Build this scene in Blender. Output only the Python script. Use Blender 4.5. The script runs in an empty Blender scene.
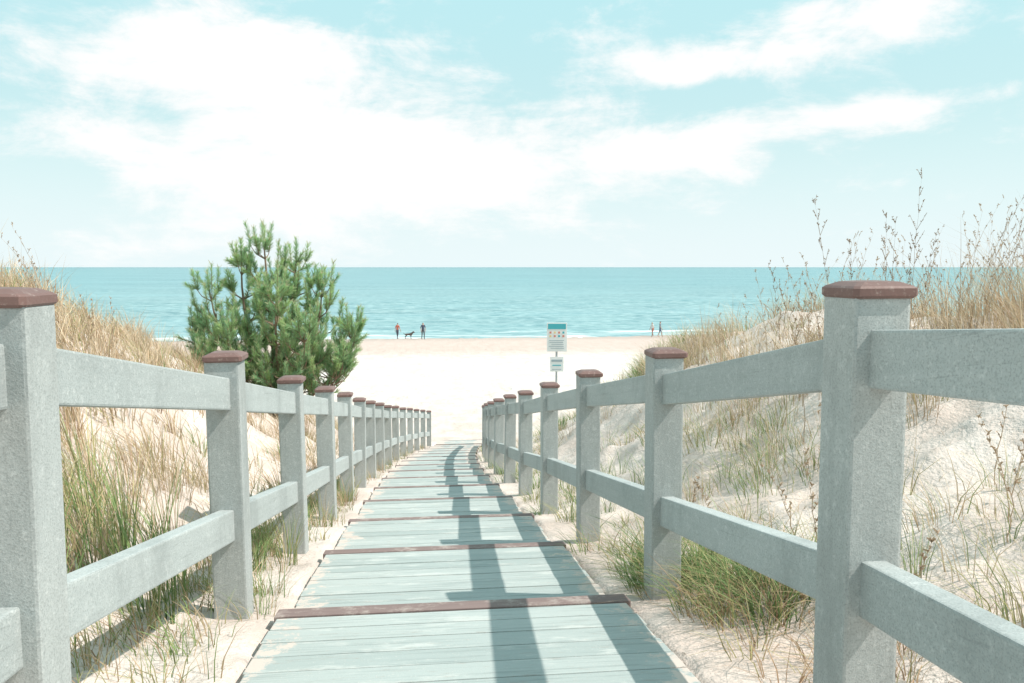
import bpy, bmesh, math, random
import numpy as np
from mathutils import Vector, Matrix
random.seed(7); rng=np.random.default_rng(7)
S=bpy.context.scene
COL=S.collection
CAMZ=7.6
# ------------------------------------------------------------ helpers
def hash2(ix,iy,seed):
    v=np.sin(ix*127.1+iy*311.7+seed*74.7)*43758.5453
    return v-np.floor(v)
def vnoise(x,y,seed=0):
    ix=np.floor(x);iy=np.floor(y);fx=x-ix;fy=y-iy
    fx=fx*fx*(3-2*fx);fy=fy*fy*(3-2*fy)
    a=hash2(ix,iy,seed);b=hash2(ix+1,iy,seed);c=hash2(ix,iy+1,seed);d=hash2(ix+1,iy+1,seed)
    return (a*(1-fx)+b*fx)*(1-fy)+(c*(1-fx)+d*fx)*fy-.5
def fbm(x,y,seed=0,o=4):
    s=0;a=1.;f=1.
    for i in range(o):
        s=s+a*vnoise(x*f+i*17.3,y*f-i*9.1,seed+i);a*=.5;f*=2.03
    return s
def ss(t):
    t=np.clip(t,0,1);return t*t*(3-2*t)
def curve(y):
    return .004*np.maximum(np.asarray(y,float)-9,0)**2
SL=.192
def base(y):
    y=np.asarray(y,float)
    p=6.84-SL*np.clip(y,1.6,24.0)+.08*np.clip(1.6-y,0,8)
    b=np.interp(y,[24,26,70,87,100,140,400],[0,-.18,-1.93,-2.25,-2.9,-5.2,-9])
    return p+np.where(y>24,b,0)
def ground(x,y):
    x=np.asarray(x,float);y=np.asarray(y,float)
    u=x-curve(np.minimum(y,26))
    dr=np.maximum(u-1.0,0);dl=np.maximum(-.8-u,0)
    env=1-ss((y-15)/10)
    envl=1-ss((y-14)/10)
    A=1.25+.55*ss((y-3)/9)
    r=ss(dr/4.2)*A+.03*np.minimum(dr,30)
    l=ss(dl/3.2)*1.75+.02*np.minimum(dl,30)
    d=np.maximum(dr,dl)
    lump=fbm(x*.45,y*.45,3,4)*.45*ss(d/2.5)*np.where(y>30,.0,1)*(env*.8+.2)
    fine=(fbm(x*2.6,y*2.6,11,3)*.14)*(.18+.82*ss(d/.8))
    fine=fine*np.where(y>40,.35,1)
    foot=np.where((y>22)&(y<75),-.05*np.maximum(0,vnoise(x*2.1,y*2.1,31)*2-.15),0)
    foot=foot-np.where(y<=22,.05*ss(d/.6)*np.maximum(0,vnoise(x*3.3,y*3.3,37)*2-.35),0)
    z=base(y)+r*env+l*envl+lump+fine+foot
    wob=.07*fbm(np.sign(u)*5,y*1.7,21,3)
    near=ss((u+.63+wob)/.13)*ss((.85-u+wob)/.13)
    z=z-np.where(y<24.3,.045,0)*ss((1.7-np.abs(u-.1))/.9)
    z=z-near*np.where(y<24.3,.14,0)
    return z
def mesh_quads(name,co,faces,mat,cols=None,smooth=False):
    co=np.asarray(co,np.float32).reshape(-1,3);faces=np.asarray(faces,np.int32)
    me=bpy.data.meshes.new(name)
    k=faces.shape[1];n=faces.shape[0]
    me.vertices.add(len(co));me.vertices.foreach_set('co',co.ravel())
    me.loops.add(n*k);me.loops.foreach_set('vertex_index',faces.ravel())
    me.polygons.add(n);me.polygons.foreach_set('loop_start',np.arange(n,dtype=np.int32)*k)
    try: me.polygons.foreach_set('loop_total',np.full(n,k,np.int32))
    except Exception: pass
    if smooth: me.polygons.foreach_set('use_smooth',np.ones(n,bool))
    me.update(calc_edges=True)
    if cols is not None:
        at=me.color_attributes.new('Col','FLOAT_COLOR','POINT')
        c=np.ones((len(co),4),np.float32);c[:,:3]=cols
        at.data.foreach_set('color',c.ravel())
    me.materials.append(mat)
    ob=bpy.data.objects.new(name,me);COL.objects.link(ob);return ob
def bm_obj(name,bm,mats,parent=None,smooth=False):
    me=bpy.data.meshes.new(name);bm.normal_update();bm.to_mesh(me);bm.free()
    for m in (mats if isinstance(mats,list) else [mats]): me.materials.append(m)
    if smooth:
        for p in me.polygons:p.use_smooth=True
    ob=bpy.data.objects.new(name,me);COL.objects.link(ob)
    if parent: ob.parent=parent
    return ob
def empty(name):
    e=bpy.data.objects.new(name,None);COL.objects.link(e);e.empty_display_size=.2;return e
def hexa(bm,c,bev=0,mi=0):
    b2=bmesh.new()
    v=[b2.verts.new(p) for p in c]
    for f in [(3,2,1,0),(4,5,6,7),(0,1,5,4),(1,2,6,5),(2,3,7,6),(3,0,4,7)]:
        b2.faces.new([v[i] for i in f])
    bmesh.ops.recalc_face_normals(b2,faces=b2.faces)
    if bev: bmesh.ops.bevel(b2,geom=list(b2.edges),offset=bev,segments=2,profile=.6,affect='EDGES')
    for f in b2.faces:f.material_index=mi
    t=bpy.data.meshes.new('t');b2.to_mesh(t);b2.free();bm.from_mesh(t);bpy.data.meshes.remove(t)
def box(bm,cx,cy,cz,sx,sy,sz,bev=0,mi=0,M=None):
    c=[(-1,-1,-1),(1,-1,-1),(1,1,-1),(-1,1,-1),(-1,-1,1),(1,-1,1),(1,1,1),(-1,1,1)]
    o=[]
    for a in c:
        p=Vector((a[0]*sx/2,a[1]*sy/2,a[2]*sz/2))
        if M: p=M@p
        o.append(p+Vector((cx,cy,cz)))
    hexa(bm,o,bev,mi)
class N:
    def __init__(s,nt): s.nt=nt
    def new(s,t,**k):
        n=s.nt.nodes.new(t)
        for a,b in k.items(): setattr(n,a,b)
        return n
    def put(s,sock,v):
        if isinstance(v,bpy.types.NodeSocket): s.nt.links.new(v,sock)
        else:
            if sock.type=='RGBA' and len(v)==3: v=(*v,1)
            sock.default_value=v
    def m(s,op,a,b=0,c=0,clamp=False):
        n=s.new('ShaderNodeMath',operation=op,use_clamp=clamp)
        s.put(n.inputs[0],a);s.put(n.inputs[1],b);s.put(n.inputs[2],c);return n.outputs[0]
    def mix(s,f,a,b,mode='MIX'):
        n=s.new('ShaderNodeMix',data_type='RGBA',blend_type=mode)
        s.put(n.inputs[0],f);s.put(n.inputs[6],a);s.put(n.inputs[7],b);return n.outputs[2]
    def ramp(s,v,a,b,c=0.,d=1.,smooth=True):
        n=s.new('ShaderNodeMapRange',interpolation_type='SMOOTHSTEP' if smooth else 'LINEAR')
        s.put(n.inputs[0],v);s.put(n.inputs[1],a);s.put(n.inputs[2],b);s.put(n.inputs[3],c);s.put(n.inputs[4],d);return n.outputs[0]
    def xyz(s,x,y,z):
        n=s.new('ShaderNodeCombineXYZ');s.put(n.inputs[0],x);s.put(n.inputs[1],y);s.put(n.inputs[2],z);return n.outputs[0]
    def sep(s,v):
        n=s.new('ShaderNodeSeparateXYZ');s.put(n.inputs[0],v);return n.outputs
    def noise(s,vec,scale=5,detail=4,rough=.5,dist=0,lo=None):
        n=s.new('ShaderNodeTexNoise');s.put(n.inputs['Vector'],vec)
        n.inputs['Scale'].default_value=scale;n.inputs['Detail'].default_value=detail
        n.inputs['Roughness'].default_value=rough;n.inputs['Distortion'].default_value=dist
        return n.outputs['Fac']
    def scalev(s,vec,x,y,z):
        n=s.new('ShaderNodeVectorMath',operation='MULTIPLY');s.put(n.inputs[0],vec);n.inputs[1].default_value=(x,y,z);return n.outputs[0]
def material(name,rough=.8,spec=.3):
    m=bpy.data.materials.new(name);m.use_nodes=True
    n=N(m.node_tree);p=m.node_tree.nodes['Principled BSDF']
    p.inputs['Roughness'].default_value=rough;p.inputs['Specular IOR Level'].default_value=spec
    return m,n,p
def bump(n,p,h,strength=.3,dist=.01):
    b=n.new('ShaderNodeBump');b.inputs['Strength'].default_value=strength;b.inputs['Distance'].default_value=dist
    n.put(b.inputs['Height'],h);n.nt.links.new(b.outputs[0],p.inputs['Normal'])
def pos(n): return n.new('ShaderNodeNewGeometry').outputs['Position']
def simple(name,c,rough=.7,var=.15,scale=8):
    m,n,p=material(name,rough)
    f=n.noise(pos(n),scale,4)
    n.put(p.inputs['Base Color'],n.mix(f,tuple(v*(1-var) for v in c),tuple(min(1,v*(1+var)) for v in c)))
    return m
# ------------------------------------------------------------ materials
def mat_sand():
    m,n,p=material('sand',.95,.15)
    P=pos(n);x,y,z=n.sep(P)
    f1=n.noise(P,1.3,4,.6);f2=n.noise(P,240,2,.6);f3=n.noise(P,9,5,.65)
    c=n.mix(n.ramp(f1,.35,.68),(.61,.51,.455),(.72,.635,.585))
    c=n.mix(n.ramp(f3,.48,.72,0,.5),c,(.51,.415,.36))
    c=n.mix(n.ramp(f2,.45,.7,0,.4),c,(.43,.36,.315))
    d=n.ramp(n.noise(P,28,5,.75),.60,.70,0,.65)
    near=n.ramp(y,22,30,1,0)
    c=n.mix(n.m('MULTIPLY',d,near),c,(.29,.215,.16))
    wob=n.m('MULTIPLY',n.m('SUBTRACT',n.noise(n.scalev(P,.05,.05,0),1,3),.5),10)
    yy=n.m('ADD',y,wob)
    dry=n.ramp(y,26,46)
    fb=n.noise(n.scalev(P,.9,.35,0),1,5,.7)
    bc=n.mix(n.ramp(fb,.38,.62),(.62,.545,.50),(.74,.675,.635))
    c=n.mix(dry,c,bc)
    c=n.mix(n.ramp(yy,56,72,0,.75),c,(.53,.405,.355))
    c=n.mix(n.ramp(yy,79,86,0,.6),c,(.38,.32,.29))
    n.put(p.inputs['Base Color'],c)
    v=n.new('ShaderNodeTexVoronoi',feature='SMOOTH_F1');n.put(v.inputs['Vector'],P);v.inputs['Scale'].default_value=3.2
    h=n.m('ADD',n.m('MULTIPLY',n.noise(P,7,5,.6),.8),n.m('MULTIPLY',n.ramp(v.outputs['Distance'],0,.35),.5))
    h=n.m('ADD',h,n.m('MULTIPLY',n.noise(P,45,3,.6),.3))
    bump(n,p,h,.8,.05)
    return m
def mat_sea():
    m,n,p=material('sea_water',.4,.2)
    P=pos(n);x,y,z=n.sep(P)
    deep=n.ramp(y,90,420)
    c=n.mix(deep,(.24,.38,.39),(.115,.275,.31))
    c=n.mix(n.ramp(y,500,5000),c,(.075,.205,.245))
    w1=n.noise(n.scalev(P,.10,.55,0),1,5,.65,.4)
    w2=n.noise(n.scalev(P,.012,.06,0),1,5,.6,.3)
    w3=n.noise(n.scalev(P,.5,2.2,0),1,3,.6,.2)
    w4=n.noise(n.scalev(P,.004,.016,0),1,5,.65,.2)
    c=n.mix(n.ramp(w1,.38,.62,.0,.75),c,(.05,.165,.20))
    c=n.mix(n.ramp(w2,.45,.66,0,.6),c,(.21,.37,.40))
    c=n.mix(n.ramp(w4,.45,.66,0,.5),c,(.18,.36,.39))
    c=n.mix(n.ramp(w3,.47,.62,0,.7),c,(.42,.58,.59))
    fo=n.noise(n.scalev(P,.05,.30,0),1,5,.65,.5)
    near=n.ramp(y,88,120,1,0,False)
    th=n.m('SUBTRACT',.81,n.m('MULTIPLY',near,.33))
    foam=n.ramp(n.m('SUBTRACT',fo,th),0,.09)
    foam=n.m('MULTIPLY',foam,n.ramp(y,112,145,.8,0))
    caps=n.ramp(n.noise(n.scalev(P,.16,.5,0),1,4,.7),.66,.71,0,.7)
    foam=n.m('MAXIMUM',foam,caps)
    c=n.mix(foam,c,(.74,.79,.79))
    n.put(p.inputs['Base Color'],c)
    n.put(p.inputs['Roughness'],n.m('ADD',n.m('MULTIPLY',foam,.4),.4))
    bump(n,p,n.m('ADD',w1,n.m('MULTIPLY',w3,.5)),.6,.4)
    return m
def mat_post(name,c0,c1,rail=False):
    m,n,p=material(name,.85,.2)
    P=pos(n);g=n.new('ShaderNodeNewGeometry').outputs['Random Per Island']
    x,y,z=n.sep(P)
    if rail: G=n.xyz(n.m('ADD',x,n.m('MULTIPLY',g,9)),n.m('MULTIPLY',y,.045),n.m('ADD',z,n.m('MULTIPLY',y,SL)))
    else: G=n.xyz(n.m('ADD',x,n.m('MULTIPLY',g,9)),y,n.m('MULTIPLY',z,.07))
    f=n.noise(P,3.0,5,.6)
    c=n.mix(f,c0,c1)
    c=n.mix(n.ramp(g,0,1,0,.3,False),c,tuple(v*.75 for v in c0))
    gr=n.noise(G,26,5,.7)
    c=n.mix(n.ramp(gr,.42,.68,0,.25),c,tuple(v*.65 for v in c0))
    gr2=n.noise(G,75,3,.7)
    c=n.mix(n.ramp(gr2,.63,.70,0,.28),c,tuple(v*.4 for v in c0))
    f2=n.noise(P,210,3,.7)
    c=n.mix(n.ramp(f2,.48,.64,0,.5),c,tuple(v*.5 for v in c0))
    f4=n.noise(P,55,5,.75)
    c=n.mix(n.ramp(f4,.52,.68,0,.4),c,(.68,.70,.685))
    f3=n.noise(n.scalev(P,1,1,.5),2.2,7,.72)
    c=n.mix(n.ramp(f3,.48,.70,0,.55),c,tuple(v*.60 for v in c0))
    n.put(p.inputs['Base Color'],c)
    h=n.m('SUBTRACT',n.m('MULTIPLY',n.m('ADD',f2,f4),.45),n.m('MULTIPLY',gr,.35))
    bump(n,p,h,.55,.005)
    return m
def mat_plank():
    m,n,p=material('painted_planks',.75,.3)
    P=pos(n);x,y,z=n.sep(P);g=n.new('ShaderNodeNewGeometry').outputs['Random Per Island']
    off=n.xyz(n.m('MULTIPLY',g,37),n.m('MULTIPLY',g,11),0)
    a=n.new('ShaderNodeVectorMath',operation='ADD');n.put(a.inputs[0],P);n.put(a.inputs[1],off);Q=a.outputs[0]
    gr=n.noise(n.scalev(Q,2.2,60,20),1,5,.65)
    c=n.mix(g,(.355,.405,.395),(.45,.49,.475))
    c=n.mix(n.ramp(gr,.48,.70,0,.7),c,(.24,.275,.27))
    w=n.noise(n.scalev(Q,1,3,1),3.0,6,.7)
    c=n.mix(n.ramp(w,.52,.66,0,.7),c,(.57,.585,.56))
    w2=n.noise(n.scalev(Q,1.2,6,1),6,6,.75)
    c=n.mix(n.ramp(w2,.56,.70,0,.65),c,(.33,.30,.27))
    sd=n.noise(P,5,7,.75)
    ex=n.m('ABSOLUTE',n.m('SUBTRACT',x,n.m('ADD',.11,n.m('MULTIPLY',.004,n.m('POWER',n.m('MAXIMUM',n.m('SUBTRACT',y,9),0),2)))))
    th=n.m('SUBTRACT',.76,n.m('ADD',n.ramp(ex,.35,.72,0,.32),n.ramp(y,7,22,0,.26)))
    c=n.mix(n.ramp(n.m('SUBTRACT',sd,th),0,.06,0,.9),c,(.62,.53,.475))
    sp=n.noise(P,120,3,.7)
    c=n.mix(n.ramp(sp,.6,.7,0,.5),c,(.62,.57,.53))
    n.put(p.inputs['Base Color'],c)
    bump(n,p,n.m('ADD',gr,n.m('MULTIPLY',sp,.4)),.5,.005)
    return m
def mat_leaf(name,trans=.35,rough=.6):
    m,n,p=material(name,rough,.3)
    a=n.new('ShaderNodeVertexColor');a.layer_name='Col'
    n.put(p.inputs['Base Color'],a.outputs[0])
    t=n.new('ShaderNodeBsdfTranslucent');n.put(t.inputs[0],a.outputs[0])
    mx=n.new('ShaderNodeMixShader');mx.inputs[0].default_value=trans
    out=m.node_tree.nodes['Material Output']
    n.nt.links.new(p.outputs[0],mx.inputs[1]);n.nt.links.new(t.outputs[0],mx.inputs[2]);n.nt.links.new(mx.outputs[0],out.inputs[0])
    return m
SAND=mat_sand();SEA=mat_sea()
POST=mat_post('weathered_grey_post',(.43,.46,.452),(.52,.545,.535))
RAIL=mat_post('weathered_grey_rail',(.425,.465,.46),(.51,.545,.54),True)
PLANK=mat_plank()
def mat_brown():
    m,n,p=material('brown_nosing',.8,.3)
    P=pos(n);gr=n.noise(n.scalev(P,2,50,20),1,5,.65)
    c=n.mix(gr,(.17,.12,.115),(.29,.215,.20))
    c=n.mix(n.ramp(n.noise(P,7,6,.75),.50,.66,0,.6),c,(.50,.43,.39))
    n.put(p.inputs['Base Color'],c);bump(n,p,gr,.4,.004);return m
BROWN=mat_brown()
def mk_cap():
    m,n,p=material('brown_cap',.5,.3)
    P=pos(n);c=n.mix(n.noise(P,9,5,.6),(.15,.085,.075),(.23,.14,.125))
    c=n.mix(n.ramp(n.noise(P,60,5,.7),.54,.7,0,.6),c,(.40,.32,.29))
    n.put(p.inputs['Base Color'],c);bump(n,p,n.noise(P,80,3),.3,.003);return m
CAP=mk_cap()
GRASS=mat_leaf('grass_blades',.3);NEEDLE=mat_leaf('pine_needles',.4,.5)
# ------------------------------------------------------------ terrain
def axis(segs):
    out=[]
    for a,b,n in segs: out+=list(np.linspace(a,b,n,endpoint=False))
    return out
right=axis([(0,2.2,60),(2.2,8,90),(8,20,60),(20,60,40),(60,300,20)])+list(np.geomspace(300,9000,14))
xs=np.array([-v for v in right[::-1][:-1]]+right)
ys=np.array(list(-np.geomspace(300,8,14))+axis([(-6,1,20),(1,9,190),(9,26,200),(26,60,120),(60,100,60),(100,400,16)])+[400.])
X,Y=np.meshgrid(xs,ys);Z=ground(X,Y)
nx,ny=len(xs),len(ys)
i=np.arange(ny-1)[:,None]*nx+np.arange(nx-1)[None,:]
F=np.stack([i,i+1,i+nx+1,i+nx],-1).reshape(-1,4)
mesh_quads('sand_dunes_ground',np.stack([X,Y,Z],-1),F,SAND,smooth=True)
sx=np.array(sorted([-v for v in np.geomspace(150,40000,16)]+list(np.linspace(-140,140,141))+list(np.geomspace(150,40000,16))))
sy=np.array(list(np.linspace(80,180,160))+list(np.geomspace(181,40000,60)))
X2,Y2=np.meshgrid(sx,sy)
amp=np.interp(Y2,[80,95,180,300],[.02,.08,.10,0])
Z2=amp*(np.sin(Y2*.75+1.5*fbm(X2*.03,Y2*.03,5,3)*4)+fbm(X2*.3,Y2*.6,8,3))
n2=len(sx);i=np.arange(len(sy)-1)[:,None]*n2+np.arange(n2-1)[None,:]
F2=np.stack([i,i+1,i+n2+1,i+n2],-1).reshape(-1,4)
mesh_quads('sea_water',np.stack([X2,Y2,Z2],-1),F2,SEA,smooth=True)
# ------------------------------------------------------------ boardwalk
bw=empty('boardwalk')
XL,XR=-.58,.80;STEP=1.45;Y0=3.18-2*STEP;PW=.145
bmP=bmesh.new();bmN=bmesh.new()
ynose=Y0-STEP
while ynose<23.6:
    ynext=ynose+STEP
    zn=float(base(ynext)) ;ts=.145 if ynext>1.8 else .06
    def pl(bm,ya,yb,ext,th,bev,dz=0):
        c0=float(curve((ya+yb)/2))
        za=zn+ts*(ynext-ya)+dz;zb=zn+ts*(ynext-yb)+dz
        jl=random.uniform(-.007,.007);jr=random.uniform(-.007,.007)
        xl=XL-ext+c0+jl;xr=XR+ext+c0+jr
        hexa(bm,[(xl,ya,za-th),(xr,ya,za-th),(xr,yb,zb-th),(xl,yb,zb-th),(xl,ya,za),(xr,ya,za),(xr,yb,zb),(xl,yb,zb)],bev)
    pl(bmN,ynext-.11,ynext,.02,.04,.005,.003)
    nP=int(round((STEP-.115)/PW));w=(STEP-.116)/nP
    for j in range(nP):
        a=ynose+.004+j*w
        pl(bmP,a,a+w-.007,0,.035,.004,random.uniform(-.002,.002))
    for xx in (XL+.03,XR-.03):
        c0=float(curve((ynose+ynext)/2))
        za=zn+ts*STEP-.04;zb=zn-.045
        hexa(bmP,[(xx-.025+c0,ynose,za-.12),(xx+.025+c0,ynose,za-.12),(xx+.025+c0,ynext-.01,zb-.12),(xx-.025+c0,ynext-.01,zb-.12),
                  (xx-.025+c0,ynose,za),(xx+.025+c0,ynose,za),(xx+.025+c0,ynext-.01,zb),(xx-.025+c0,ynext-.01,zb)],.003)
    ynose=ynext
bm_obj('deck_planks',bmP,PLANK,bw);bm_obj('step_nosings',bmN,BROWN,bw)
# ------------------------------------------------------------ fences
SP=1.58;PWD=.132;PH=1.05
def fence(name,xo,y1,count,start,tw={}):
    e=empty(name);bp=bmesh.new();bc=bmesh.new();br=bmesh.new()
    pts=[]
    for i in range(start,count):
        y=y1+i*SP;x=xo+float(curve(y))+tw.get(i,0);zt=float(base(y))+PH if y<24 else 6.84-SL*y+PH
        x+=random.uniform(-.006,.006);zt+=random.uniform(-.008,.008)
        pts.append((x,y,zt))
        M=Matrix.Rotation(math.radians(random.uniform(-.6,.6)),3,'Y')@Matrix.Rotation(math.radians(random.uniform(-1.5,1.5)),3,'Z')
        hgt=PH+.45
        box(bp,x,y,zt-.03-hgt/2,PWD,PWD,hgt,.008,0,M)
        b2=bmesh.new();w=(PWD+.019)/2;t=w-.026
        lv=[(w-.006,-.036),(w,-.030),(w,-.014),(w-.006,-.009),(t,.0),(t-.02,.002)]
        rings=[]
        for (r,z) in lv:
            c=.010
            ring=[b2.verts.new((a,b,z)) for a,b in [(-r+c,-r),(r-c,-r),(r,-r+c),(r,r-c),(r-c,r),(-r+c,r),(-r,r-c),(-r,-r+c)]]
            rings.append(ring)
        for a,b in zip(rings[:-1],rings[1:]):
            for q in range(8): b2.faces.new([a[q],a[(q+1)%8],b[(q+1)%8],b[q]])
        b2.faces.new(rings[-1]);b2.faces.new(rings[0][::-1])
        bmesh.ops.transform(b2,matrix=Matrix.Translation((x,y,zt))@M.to_4x4(),verts=b2.verts)
        t_=bpy.data.meshes.new('t');b2.to_mesh(t_);b2.free();bc.from_mesh(t_);bpy.data.meshes.remove(t_)
    for (a,b) in zip(pts[:-1],pts[1:]):
        ya=a[1]+PWD/2-.012;yb=b[1]-PWD/2+.012
        for top in (.108,.635):
            h=.128;th=.03;dz=random.uniform(-.008,.008);dz2=random.uniform(-.008,.008)
            def zz(y,d): return a[2]+(b[2]-a[2])*(y-a[1])/(b[1]-a[1])-top+d
            def xx(y): return a[0]+(b[0]-a[0])*(y-a[1])/(b[1]-a[1])
            za,zb=zz(ya,dz),zz(yb,dz2);xa,xb=xx(ya),xx(yb)
            hexa(br,[(xa-th,ya,za-h),(xa+th,ya,za-h),(xb+th,yb,zb-h),(xb-th,yb,zb-h),(xa-th,ya,za),(xa+th,ya,za),(xb+th,yb,zb),(xb-th,yb,zb)],.006)
    bm_obj('posts',bp,POST,e);bm_obj('post_caps',bc,CAP,e);bm_obj('rails',br,RAIL,e)
fence('wooden_fence',-.80,1.70,15,-2,{0:-.045,-1:-.04,-2:-.03})
fence('wooden_fence',1.01,1.70,14,-2,{0:-.015})
# ------------------------------------------------------------ grass
class Blades:
    def __init__(s): s.B=[]
    def tufts(s,cx,cy,n,h,spread,width,cols,lean=(.2,.9),stiff=1.0,wind=(-.25,.1)):
        cx=np.asarray(cx);cy=np.asarray(cy)
        m=len(cx)
        if m==0: return
        cnt=rng.integers(int(n*.5),int(n*1.4)+1,m)
        idx=np.repeat(np.arange(m),cnt);N_=len(idx)
        th=rng.uniform(.55,1.2,m)[idx]
        a=rng.uniform(0,2*np.pi,N_);r=spread*np.sqrt(rng.uniform(0,1,N_))
        bx=cx[idx]+r*np.cos(a);by=cy[idx]+r*np.sin(a);bz=ground(bx,by)-.02
        hh=rng.uniform(h[0],h[1],N_)*th
        L=rng.uniform(lean[0],lean[1],N_)
        lx=np.cos(a)*L+wind[0];ly=np.sin(a)*L+wind[1]
        w=width*rng.uniform(.6,1.3,N_)
        pr=np.array([c[1] for c in cols],float);pr/=pr.sum()
        tc=rng.choice(len(cols),m,p=pr);bc=rng.choice(len(cols),N_,p=pr)
        ch=np.where(rng.uniform(0,1,N_)<.6,tc[idx],bc)
        C=np.array([c[0] for c in cols])[ch]*rng.uniform(.7,1.25,(N_,1))
        s.B.append((np.stack([bx,by,bz],1),hh,lx,ly,w,C))
    def build(s,name):
        P=np.concatenate([b[0] for b in s.B]);h,lx,ly,w=[np.concatenate([b[k] for b in s.B]) for k in (1,2,3,4)]
        C=np.concatenate([b[5] for b in s.B]);n=len(P)
        pa=rng.uniform(0,np.pi,n);px,py=np.cos(pa),np.sin(pa)
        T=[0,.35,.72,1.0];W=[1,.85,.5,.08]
        K=len(T)
        co=np.zeros((n,2*K,3));cc=np.zeros((n,2*K,3))
        for k,(t,ww) in enumerate(zip(T,W)):
            b=t**1.8
            l2=np.sqrt(lx**2+ly**2)
            x=P[:,0]+lx*h*b;y=P[:,1]+ly*h*b;z=P[:,2]+h*(t-.42*l2*t**2.4)
            for q,sg in enumerate((-1,1)):
                co[:,2*k+q,0]=x+sg*px*w*ww/2;co[:,2*k+q,1]=y+sg*py*w*ww/2;co[:,2*k+q,2]=z
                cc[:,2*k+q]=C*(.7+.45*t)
        b=np.arange(n)[:,None]*2*K
        f=np.concatenate([b+np.array([[2*k,2*k+1,2*k+3,2*k+2]]) for k in range(K-1)],0)
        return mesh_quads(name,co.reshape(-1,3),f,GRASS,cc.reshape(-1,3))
def region(x0,x1,y0,y1,n,thr=-9,seed=0,sc=.8,rel=True,py=1.0):
    y=y0+(y1-y0)*rng.uniform(0,1,n)**py;x=rng.uniform(x0,x1,n)
    if rel: x=x+curve(y)
    k=fbm(x*sc,y*sc,seed,3)>thr
    return x[k],y[k]
DRY=(.57,.43,.28);DRY2=(.67,.55,.40);TAN=(.46,.31,.20);GRN=(.15,.25,.09);GRN2=(.24,.34,.13);YEL=(.43,.40,.19);LIM=(.30,.38,.17)
g=Blades()
g.tufts(*region(-2.1,-1.0,1.9,4.3,52),26,(.35,.75),.07,.006,[(GRN,3),(GRN2,4),(YEL,2),(DRY,2)],(.05,.5))
g.tufts(*region(-3.2,-1.3,2.5,6,105),26,(.3,.6),.1,.005,[(DRY,4),(DRY2,5),(YEL,1),(TAN,1)],(.1,.8))
g.tufts(*region(-1.15,-.68,1.7,3.8,46),18,(.10,.32),.07,.004,[(DRY,3),(YEL,3),(GRN2,3)],(.2,1.1))
g.tufts(*region(-9,-2.2,4.5,17,1000,-.28,2),28,(.3,.60),.14,.008,[(DRY,4),(DRY2,6),(TAN,2),(YEL,.6),(GRN2,.2)],(.1,.8))
g.tufts(*region(-4.2,-1.2,5,18,440,-.2,4),22,(.2,.45),.12,.007,[(DRY,5),(DRY2,4),(YEL,1.5),(GRN2,.7),(TAN,1)],(.1,.9))
g.tufts(*region(-5.0,-3.2,4.4,6.2,80),30,(.5,1.05),.12,.006,[(TAN,3),(DRY,4),(DRY2,2)],(.1,.5))
g.tufts(*region(-1.25,-.68,2.0,23,230,-.3,5,1.2,True,.8),16,(.10,.3),.07,.005,[(GRN2,1.5),(YEL,3),(DRY,3),(TAN,1.5)],(.2,1.1))
g.tufts(*region(-1.15,-.74,3.3,9,70),26,(.18,.40),.06,.005,[(GRN,1),(GRN2,3),(YEL,4),(LIM,2),(DRY,2)],(.1,.9))
# right fence feet
g.tufts(*region(.98,1.5,2.6,4.0,70),34,(.14,.38),.09,.005,[(GRN,4),(GRN2,3),(YEL,2),(TAN,1)],(.3,1.2))
g.tufts(*region(1.0,1.7,1.9,4.6,60),20,(.12,.34),.08,.004,[(DRY,3),(TAN,3),(YEL,2)],(.3,1.3))
g.tufts(*region(.9,1.5,4.3,20,90,-.1,7),22,(.12,.30),.08,.006,[(GRN2,3),(YEL,2),(GRN,2)],(.2,1.0))
g.tufts(*region(1.15,2.4,4.0,9,55,0,27),24,(.2,.42),.10,.005,[(GRN,1),(GRN2,3),(YEL,3),(LIM,3)],(.15,1.0))
# right slope
g.tufts(*region(1.2,3.2,2.4,8,150,-.05,9),18,(.25,.55),.10,.0045,[(YEL,4),(LIM,3),(DRY,4),(DRY2,4)],(.15,1.1))
g.tufts(*region(1.5,2.8,1.7,3.4,36),20,(.2,.45),.08,.004,[(LIM,3),(YEL,3),(DRY2,2)],(.1,.9))
g.tufts(*region(1.2,4.8,8,20,220,-.04,12),20,(.2,.42),.12,.007,[(YEL,2),(LIM,1.5),(DRY,4),(DRY2,4)],(.15,1.0))
g.tufts(*region(2.2,5.5,3.2,8,160,-.08,23),18,(.2,.45),.12,.005,[(DRY,4),(DRY2,4),(YEL,2),(TAN,2)],(.15,1.0))
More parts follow.
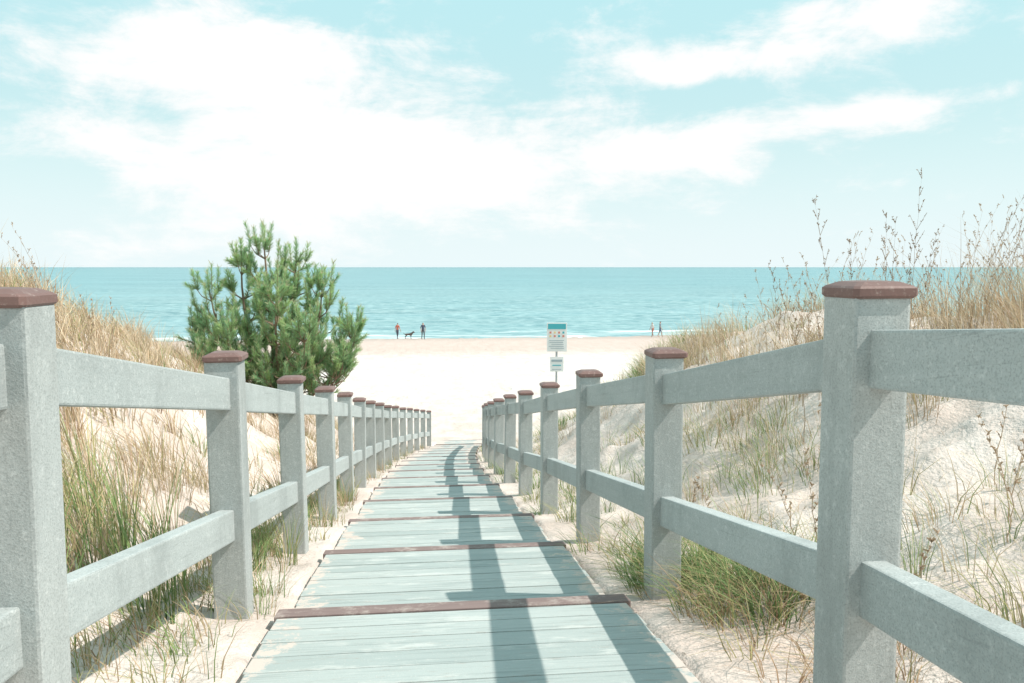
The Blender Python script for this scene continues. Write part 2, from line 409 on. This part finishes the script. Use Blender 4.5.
# right ridge
g.tufts(*region(3.4,11,4.6,15,820,-.18,14),26,(.30,.66),.15,.007,[(DRY2,5),(DRY,4),(YEL,1),(TAN,2)],(.1,.8))
g.tufts(*region(2.7,6.8,4.4,8,150,-.2,15),16,(.5,1.1),.12,.0045,[(DRY2,5),(DRY,4),(TAN,2)],(.1,.6))
g.tufts(*region(2.2,6.5,12,21,230,-.05,16),24,(.2,.42),.16,.009,[(GRN,3),(GRN2,3),(LIM,2)],(.1,.9))
g.tufts(*region(1.2,6,2,16,330,-.2,18),9,(.08,.2),.2,.004,[(DRY,3),(TAN,3)],(.6,1.6))
g.tufts(*region(-6,-1.0,2,18,260,-.2,19),9,(.08,.2),.2,.004,[(DRY,3),(TAN,3)],(.6,1.6))
g.build('dune_grass')
def weeds(name,plants,col):
    co=[];fc=[];cl=[]
    def strip(p0,p1,w):
        d=(p1-p0)
        s1=d.cross(Vector((random.uniform(-1,1),random.uniform(-1,1),.1)));
        if s1.length<1e-6:s1=Vector((1,0,0))
        s1.normalize();s2=d.cross(s1).normalized()
        for s in (s1,s2):
            b=len(co);co.extend([p0-s*w/2,p0+s*w/2,p1+s*w*.35,p1-s*w*.35]);fc.append((b,b+1,b+2,b+3))
            k=random.uniform(.8,1.2);cl.extend([tuple(c*k for c in col)]*4)
    for (x,y,h,lx,ly,br) in plants:
        p=Vector((x,y,float(ground(x,y))-.02));n=12;prev=p
        for i in range(1,n+1):
            t=i/n
            q=p+Vector((lx*h*t**2,ly*h*t**2,h*(t-.15*abs(lx)*t**2)))+Vector((random.uniform(-1,1),random.uniform(-1,1),0))*.006
            strip(prev,q,.007*(1.15-t))
            if t>.35 and br:
                for _ in range(br):
                    a=random.uniform(0,6.28);L=h*random.uniform(.05,.13)*(1.5-t)
                    d=Vector((math.cos(a)*.5,math.sin(a)*.5,1)).normalized()*L
                    strip(q,q+d,.0035)
                    for kk in range(5):
                        b=q+d*random.uniform(.2,1);e=Vector((random.uniform(-1,1),random.uniform(-1,1),random.uniform(-.4,1)))*.013
                        strip(b,b+e,.007)
            prev=q
    mesh_quads(name,[tuple(c) for c in co],fc,GRASS,np.array(cl))
W=[(3.85,6.0,1.62,.03,0,2),(3.65,6.0,1.35,-.03,0,2),(3.75,6.1,1.3,.0,0,2),(3.5,6.2,1.15,-.06,0,2),(3.15,5.9,1.45,-.12,0,2),(2.95,5.6,1.0,-.2,0,1),(3.0,6.1,1.15,-.25,0,1),
   (4.3,5.8,1.1,.35,0,1),(4.5,6.2,1.2,.4,0,1),(4.7,6.3,1.15,.45,.1,1),(4.2,6.4,1.1,.1,0,2),(4.9,6.6,1.1,.3,0,1),(3.3,7.1,1.1,-.1,0,2),(2.6,5.2,1.0,-.15,0,1),(3.95,6.3,1.2,.08,0,2)]
weeds('seeded_weed_stalks',W,(.38,.28,.20))
W2=[(random.uniform(2.7,5.8),random.uniform(4.8,8),random.uniform(.7,1.2),random.uniform(-.3,.5),random.uniform(-.2,.2),1) for _ in range(80)]
W2+=[(random.uniform(1.5,3.2),random.uniform(2.2,4.5),random.uniform(.3,.6),random.uniform(-.4,.4),random.uniform(-.2,.2),1) for _ in range(16)]
W2+=[(random.uniform(-4.6,-2.6),random.uniform(5,8),random.uniform(.5,.8),random.uniform(-.5,.1),0,1) for _ in range(24)]
weeds('seeded_weed_stalks',W2,(.54,.42,.31))
# ------------------------------------------------------------ pine tree
def pine(name,bx,by,H,R):
    e=empty(name);bz=float(ground(bx,by))-.05
    B=Vector((bx,by,bz));wood=simple('pine_bark',(.24,.17,.12),.9,.3,30)
    bm=bmesh.new()
    def tube(pts,rad,sides=6):
        rings=[]
        for i,p in enumerate(pts):
            d=(pts[min(i+1,len(pts)-1)]-pts[max(i-1,0)]).normalized()
            u=d.cross(Vector((.3,.9,.1))).normalized();v=d.cross(u)
            rings.append([bm.verts.new(p+(u*math.cos(6.283*k/sides)+v*math.sin(6.283*k/sides))*rad[i]) for k in range(sides)])
        for a,b in zip(rings[:-1],rings[1:]):
            for k in range(sides): bm.faces.new([a[k],a[(k+1)%sides],b[(k+1)%sides],b[k]])
    leads=[]
    for (ox,oy,hh) in [(-.16,0,1.02),(-.55,.1,.92),(.25,.15,.93),(-1.0,-.1,.76),(.72,0,.78),(.1,-.6,.74),(0,.6,.8),(-1.25,.2,.52),(1.15,-.15,.52),(.5,-.7,.52),(-.6,-.7,.55),(1.0,-.5,.34),(-1.0,-.5,.40)]:
        top=B+Vector((ox*R/1.4,oy*R/1.4,H*hh));pts=[]
        for i in range(9):
            t=i/8;w=1-(1-t)**1.6
            pts.append(B+Vector(((top.x-B.x)*w+.03*math.sin(5*t+ox*9),(top.y-B.y)*w+.03*math.cos(4*t+oy*7),(top.z-B.z)*t**1.1)))
        tube(pts,[.055*(1-.85*i/8)*hh+.004 for i in range(9)]);leads.append((pts,hh))
    shoots=[]
    for pts,hh in leads:
        shoots.append((pts[-1]-Vector((0,0,.05)),Vector((random.uniform(-.1,.1),random.uniform(-.1,.1),1)),random.uniform(.34,.46)))
        nw=6
        for k in range(nw):
            t=.22+.72*k/(nw-1);ii=min(int(t*8),7);f=t*8-ii
            q=pts[ii].lerp(pts[ii+1],f)
            nb=4
            for j in range(nb):
                a=6.283*(j+random.random())/nb
                L=(1.15-t)*random.uniform(.3,.85)*R*.8*(.6+.4*hh)+.06
                out=Vector((math.cos(a),math.sin(a),0));mid=q+out*L*.6+Vector((0,0,.05+L*.12));end=q+out*L+Vector((0,0,.12+L*.42))
                if end.z<bz+.15: continue
                tube([q,mid,end],[.012,.008,.004],4)
                shoots.append((end-(end-mid)*.2,(end-mid).normalized()*.5+Vector((0,0,.9)),random.uniform(.26,.42)))
                for s in range(random.randint(1,3)):
                    tt=random.uniform(.25,.9);pp=mid.lerp(end,tt) if random.random()<.75 else q.lerp(mid,tt)
                    d=out*.5+Vector((random.uniform(-.8,.8),random.uniform(-.8,.8),random.uniform(.5,1.2)))
                    shoots.append((pp,d,random.uniform(.18,.32)))
    P=[];D=[];LN=[];
    for p,d,l in shoots:
        P.append(p);D.append(d.normalized());LN.append(l)
        tube([p,p+d.normalized()*l],[.006,.004],4)
    P=np.array(P);D=np.array(D);LN=np.array(LN);ns=len(P);K=135
    t=rng.uniform(0,1,(ns,K));a=rng.uniform(0,6.283,(ns,K))
    ref=np.array([.31,.2,.93]);U=np.cross(D,ref);U/=np.linalg.norm(U,axis=1)[:,None];V=np.cross(D,U)
    o=P[:,None]+D[:,None]*(t*LN[:,None])[...,None]
    rad=U[:,None]*np.cos(a)[...,None]+V[:,None]*np.sin(a)[...,None]
    fw=.7+.9*t[...,None]
    nd=rad*1.0+D[:,None]*fw;nd/=np.linalg.norm(nd,axis=2)[...,None]
    nl=rng.uniform(.05,.09,(ns,K))[...,None]
    side=np.cross(nd,rng.normal(size=(ns,K,3)));side/=np.linalg.norm(side,axis=2)[...,None]
    wv=.0034
    co=np.stack([o-side*wv,o+side*wv,o+nd*nl+side*wv*.5,o+nd*nl-side*wv*.5],2)
    hue=rng.uniform(0,1,(ns,1,1))
    c=np.array([.26,.43,.24])*(1-hue)+np.array([.42,.56,.26])*hue
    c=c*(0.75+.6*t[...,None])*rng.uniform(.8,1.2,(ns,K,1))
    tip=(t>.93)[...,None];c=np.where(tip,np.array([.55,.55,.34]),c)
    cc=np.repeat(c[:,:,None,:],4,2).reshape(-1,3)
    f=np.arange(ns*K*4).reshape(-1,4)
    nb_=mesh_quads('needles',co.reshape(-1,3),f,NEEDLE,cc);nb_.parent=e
    bm_obj('trunk_and_branches',bm,wood,e)
pine('pine_tree',-2.33,13.0,2.7,1.42)
# ------------------------------------------------------------ sign
def sign():
    e=empty('beach_information_sign')
    x,y=3.65,22.0;gz=float(ground(x,y))
    white=simple('sign_white',(.80,.81,.80),.5,.04);teal=simple('sign_teal',(.08,.42,.48),.5,.05);metal=simple('sign_pole_metal',(.42,.44,.45),.5,.1)
    red=simple('sign_red',(.65,.25,.20),.5,.05);grey=simple('sign_print',(.35,.42,.46),.6,.1)
    yl=simple('sign_yellow',(.75,.58,.3),.5,.05)
    M=Matrix.Rotation(math.radians(-8),3,'Z')
    b=bmesh.new();bmesh.ops.create_cone(b,cap_ends=True,segments=14,radius1=.03,radius2=.03,depth=6.02-gz+.3,matrix=Matrix.Translation((x,y+.03,(6.02+gz-.3)/2)))
    box(b,x,y+.004,5.95,.30,.02,.03,.002,0,M);box(b,x,y+.004,5.35,.30,.02,.03,.002,0,M);box(b,x,y+.004,4.9,.22,.02,.03,.002,0,M)
    bm_obj('pole',b,metal,e)
    def panel(nm,cx,cz,w,h,parts):
        b=bmesh.new();box(b,0,0,0,w,.012,h,.004,0)
        for (px,pz,pw,ph,mi) in parts: box(b,px,-.009,pz,pw,.006,ph,0,mi)
        bmesh.ops.transform(b,matrix=Matrix.Translation((cx,y-.02,cz))@M.to_4x4(),verts=b.verts)
        bm_obj(nm,b,[white,teal,red,grey,yl],e)
    pts=[(0,.30,.50,.15,1)]
    for r in range(2):
        for c in range(4): pts.append((-.18+.12*c,.13-.10*r,.055,.055,[2,4,2,1][(r+c)%4]))
    for r in range(5): pts.append((random.uniform(-.02,.02),-.09-.055*r,.42-.04*(r%3),.016,3))
    panel('sign_panel',x,5.65,.56,.81,pts)
    panel('lower_panel',x,4.89,.38,.42,[(0,.10,.30,.06,3),(0,-.03,.24,.03,1),(0,-.14,.26,.02,3)])
sign()
# ------------------------------------------------------------ people
skin=simple('skin',(.48,.30,.22),.6,.05)
def skinmesh(verts,edges,rads,sub=1):
    me=bpy.data.meshes.new('tmp');me.from_pydata(verts,edges,[])
    ob=bpy.data.objects.new('tmp',me);COL.objects.link(ob)
    ob.modifiers.new('s','SKIN')
    sv=me.skin_vertices[0].data
    for i,r in enumerate(rads): sv[i].radius=(r,r) if not isinstance(r,tuple) else r;sv[i].use_root=(i==0)
    if sub:
        s=ob.modifiers.new('u','SUBSURF');s.levels=sub;s.render_levels=sub
    dg=bpy.context.evaluated_depsgraph_get();dg.update()
    m2=bpy.data.meshes.new_from_object(ob.evaluated_get(dg));bpy.data.objects.remove(ob);return m2
def person(x,y,h,rot,top,bottom,hair,step=.12,arm=.12,bend=0,shorts=False):
    e=empty('person');s=h/1.75
    V=[];E=[];R=[]
    def a(p,r,par=None):
        V.append(tuple(c*s for c in p));R.append(tuple(q*s for q in r) if isinstance(r,tuple) else r*s)
        if par is not None:E.append((par,len(V)-1))
        return len(V)-1
    b=bend
    pel=a((0,0,.95),(.15,.11));wa=a((0,-.25*b*.4,1.12),(.13,.095),pel);ch=a((0,-b*.5*.6,1.32),(.165,.11),wa);sh=a((0,-b*.55,1.43),(.12,.08),ch)
    nk=a((0,-b*.62,1.51),.055,sh);hd=a((0,-b*.68-.01,1.60),(.075,.09),nk);tp=a((0,-b*.72-.005,1.69),(.07,.085),hd)
    for sd in (-1,1):
        hp=a((sd*.09,0,.88),.095,pel);kn=a((sd*.10,-step*.5*sd-.03,.49),.062,hp);an=a((sd*.10,-step*sd+ (.05 if sd<0 else 0),.09),.042,kn)
        ft=a((sd*.11,-step*sd-.06,.035),.035,an);a((sd*.12,-step*sd-.15,.03),.03,ft)
        so=a((sd*.185,-b*.5,1.40),.058,sh);el=a((sd*.25,-b*.45+arm*sd*.3+.02,1.12),.043,so);wr=a((sd*.26,-b*.5+arm*sd-.06,.88),.028,el)
        pm=a((sd*.262,-b*.5+arm*sd-.08,.82),(.022,.034),wr)
        for k,(o,L) in enumerate([(-.03,.07),(-.01,.085),(.01,.08),(.03,.06)]):
            f=a((sd*.262,-b*.5+arm*sd-.08+o,.775),.009,pm);a((sd*.255,-b*.5+arm*sd-.085+o,.775-L),.008,f)
        a((sd*.24,-b*.5+arm*sd-.13,.80),.01,pm)
    me=skinmesh(V,E,R,1)
    shoe=simple('shoe',(.12,.11,.11),.7)
    for m in (skin,top,bottom,hair,shoe): me.materials.append(m)
    for p in me.polygons:
        c=p.center/s;p.use_smooth=True
        mi=0
        if abs(c.x)<.17 or c.z>1.0:
            if c.z<.06: mi=4 if not shorts else 0
            elif c.z<.98 and abs(c.x)<.215: mi=2 if (not shorts or c.z>.5) else 0
            elif c.z<1.475 and (abs(c.x)<.2 or c.z>1.15): mi=1
            elif c.z>1.6 and c.y>-b*.7-.045 or c.z>1.70: mi=3
        p.material_index=mi
    o=bpy.data.objects.new('body',me);COL.objects.link(o);o.parent=e
    bm=bmesh.new()
    hy=(-b*.69-.01)*s
    for (fx,fy,fz,r,sc) in [(0,-.095,1.615,.014,(1,1.2,1.6)),(-.03,-.083,1.64,.009,(1,.6,.7)),(.03,-.083,1.64,.009,(1,.6,.7)),(0,-.086,1.575,.016,(1.4,.5,.35)),(-.078,0,1.62,.02,(.4,.8,1.3)),(.078,0,1.62,.02,(.4,.8,1.3))]:
        bmesh.ops.create_icosphere(bm,subdivisions=1,radius=r*s,matrix=Matrix.Translation((fx*s,hy+fy*s,fz*s))@Matrix.Diagonal((*sc,1)))
    bm_obj('face_features',bm,skin,e,True)
    e.location=(x,y,float(ground(x,y))+.005);e.rotation_euler=(0,0,rot)
def cloth(nm,c): return simple(nm,c,.9,.12,6)
person(-2.95,85.0,1.72,2.6,cloth('red_shirt',(.55,.16,.11)),cloth('dark_trousers',(.10,.10,.13)),simple('brown_hair',(.08,.05,.035)),.16,.14,.08)
person(-.25,84.2,1.82,.3,cloth('navy_jacket',(.08,.09,.13)),cloth('charcoal_trousers',(.09,.09,.10)),simple('dark_hair',(.05,.04,.035)),.1,.1,0)
person(25.4,84.5,1.72,1.2,cloth('grey_shirt',(.22,.24,.27)),cloth('blue_shorts',(.08,.12,.2)),simple('dark_hair_b',(.05,.04,.035)),.2,.16,0,True)
person(24.7,85.0,1.60,-1.2,cloth('white_shirt',(.7,.68,.66)),cloth('rose_shorts',(.55,.22,.18)),simple('fair_hair',(.32,.22,.12)),.14,.1,.1,True)
def dog(x,y,rot):
    e=empty('dog');V=[];E=[];R=[]
    def a(p,r,par=None):
        V.append(p);R.append(r)
        if par is not None:E.append((par,len(V)-1))
        return len(V)-1
    r0=a((0,.30,.50),.10);m=a((0,.05,.49),.10);c=a((0,-.22,.50),.135);n=a((0,-.38,.62),.08,c);h=a((0,-.47,.72),.075,n);mu=a((0,-.60,.69),.04,h);a((0,-.66,.68),.025,mu)
    E.extend([(r0,m),(m,c)])
    t=a((0,.44,.52),.03,r0);a((0,.60,.62),.018,t)
    for sd in (-1,1):
        k=a((sd*.08,.26,.36),.07,r0);hk=a((sd*.085,.40,.20),.03,k);p=a((sd*.085,.36,.04),.025,hk);a((sd*.085,.29,.025),.024,p)
        f=a((sd*.08,-.22,.34),.055,c);w=a((sd*.08,-.21,.17),.03,f);q=a((sd*.08,-.22,.04),.025,w);a((sd*.08,-.28,.025),.024,q)
        a((sd*.06,-.45,.82),.018,h)
    me=skinmesh(V,E,R,1);me.materials.append(simple('dog_fur',(.09,.07,.06),.9,.4,14))
    for p in me.polygons:p.use_smooth=True
    o=bpy.data.objects.new('body',me);COL.objects.link(o);o.parent=e
    e.location=(x,y,float(ground(x,y)));e.rotation_euler=(0,0,rot)
dog(-1.75,85.0,1.7)
# ------------------------------------------------------------ light & sky
az=math.radians(105);el=math.radians(52)
sd=Vector((math.sin(az)*math.cos(el),math.cos(az)*math.cos(el),math.sin(el)))
L=bpy.data.lights.new('sun','SUN');L.energy=5.0;L.angle=math.radians(.6);L.color=(1,.935,.86)
lo=bpy.data.objects.new('sun',L);COL.objects.link(lo);lo.rotation_euler=sd.to_track_quat('Z','Y').to_euler();lo.location=(20,-10,30)
w=bpy.data.worlds.new('World');S.world=w;w.use_nodes=True;nt=w.node_tree;n=N(nt)
bg=nt.nodes['Background'];bg.inputs[1].default_value=.14
sky=n.new('ShaderNodeTexSky',sky_type='NISHITA');sky.sun_disc=False;sky.sun_elevation=el;sky.sun_rotation=az
sky.air_density=1.0;sky.dust_density=1.0;sky.ozone_density=1.0
D=n.new('ShaderNodeTexCoord').outputs['Generated'];dx,dy,dz=n.sep(D)
azn=n.m('ARCTAN2',dx,dy);
def blob(a0,e0,ra,re,k=1.,tilt=0.):
    ea=n.m('SUBTRACT',azn,a0);ee=n.m('SUBTRACT',n.m('SUBTRACT',dz,e0),n.m('MULTIPLY',ea,tilt))
    q=n.m('ADD',n.m('POWER',n.m('DIVIDE',ea,ra),2),n.m('POWER',n.m('DIVIDE',ee,re),2))
    return n.m('MULTIPLY',n.m('EXPONENT',n.m('MULTIPLY',q,-1)),k)
cv=n.xyz(azn,n.m('MULTIPLY',dz,1.9),0)
n1=n.noise(cv,6.5,8,.66,.25);n2=n.noise(n.xyz(azn,n.m('MULTIPLY',dz,6),3),4,6,.62,.6)
bl=blob(-.14,.13,.25,.10,1.0)
for b in [blob(-.22,.245,.17,.04,.8),blob(.12,.12,.28,.06,.8),blob(.48,.275,.20,.035,.85),blob(.42,.235,.18,.02,.7),blob(.50,.165,.28,.02,.75,.10),blob(-.36,.22,.12,.03,.5),blob(.3,.225,.05,.012,.7)]:
    bl=n.m('ADD',bl,b)
away=n.ramp(n.m('ABSOLUTE',azn),.75,1.2,0,.35)
den=n.m('ADD',n.m('ADD',bl,away),n.m('MULTIPLY',n.m('SUBTRACT',n1,.5),2.8))
den=n.m('ADD',den,n.m('MULTIPLY',n.m('SUBTRACT',n2,.5),.9))
mask=n.ramp(den,.15,.95,0,.97)
tint=n.mix(1.0,sky.outputs[0],(1.35,1.25,.80),'MULTIPLY')
pale=n.mix(n.ramp(dz,0,.55,.92,.6,False),tint,(4.5,6.4,6.8))
pale=n.mix(n.ramp(dz,.12,.36,0,.7),pale,(3.7,6.35,6.75))
pale=n.mix(n.ramp(dz,-.02,.20,.85,0),pale,(6.4,7.0,7.1))
fin=n.mix(mask,pale,(7.4,7.35,7.3))
nt.links.new(fin,bg.inputs[0])
# ------------------------------------------------------------ camera
cam=bpy.data.cameras.new('camera');co=bpy.data.objects.new('camera',cam);COL.objects.link(co)
co.location=(0,0,CAMZ);co.rotation_euler=(math.radians(90-5.32),0,math.radians(-6.2))
cam.sensor_width=36;cam.lens=28.1;cam.clip_start=.05;cam.clip_end=90000
S.camera=co
S.view_settings.view_transform='Standard';S.view_settings.look='None';S.view_settings.exposure=0
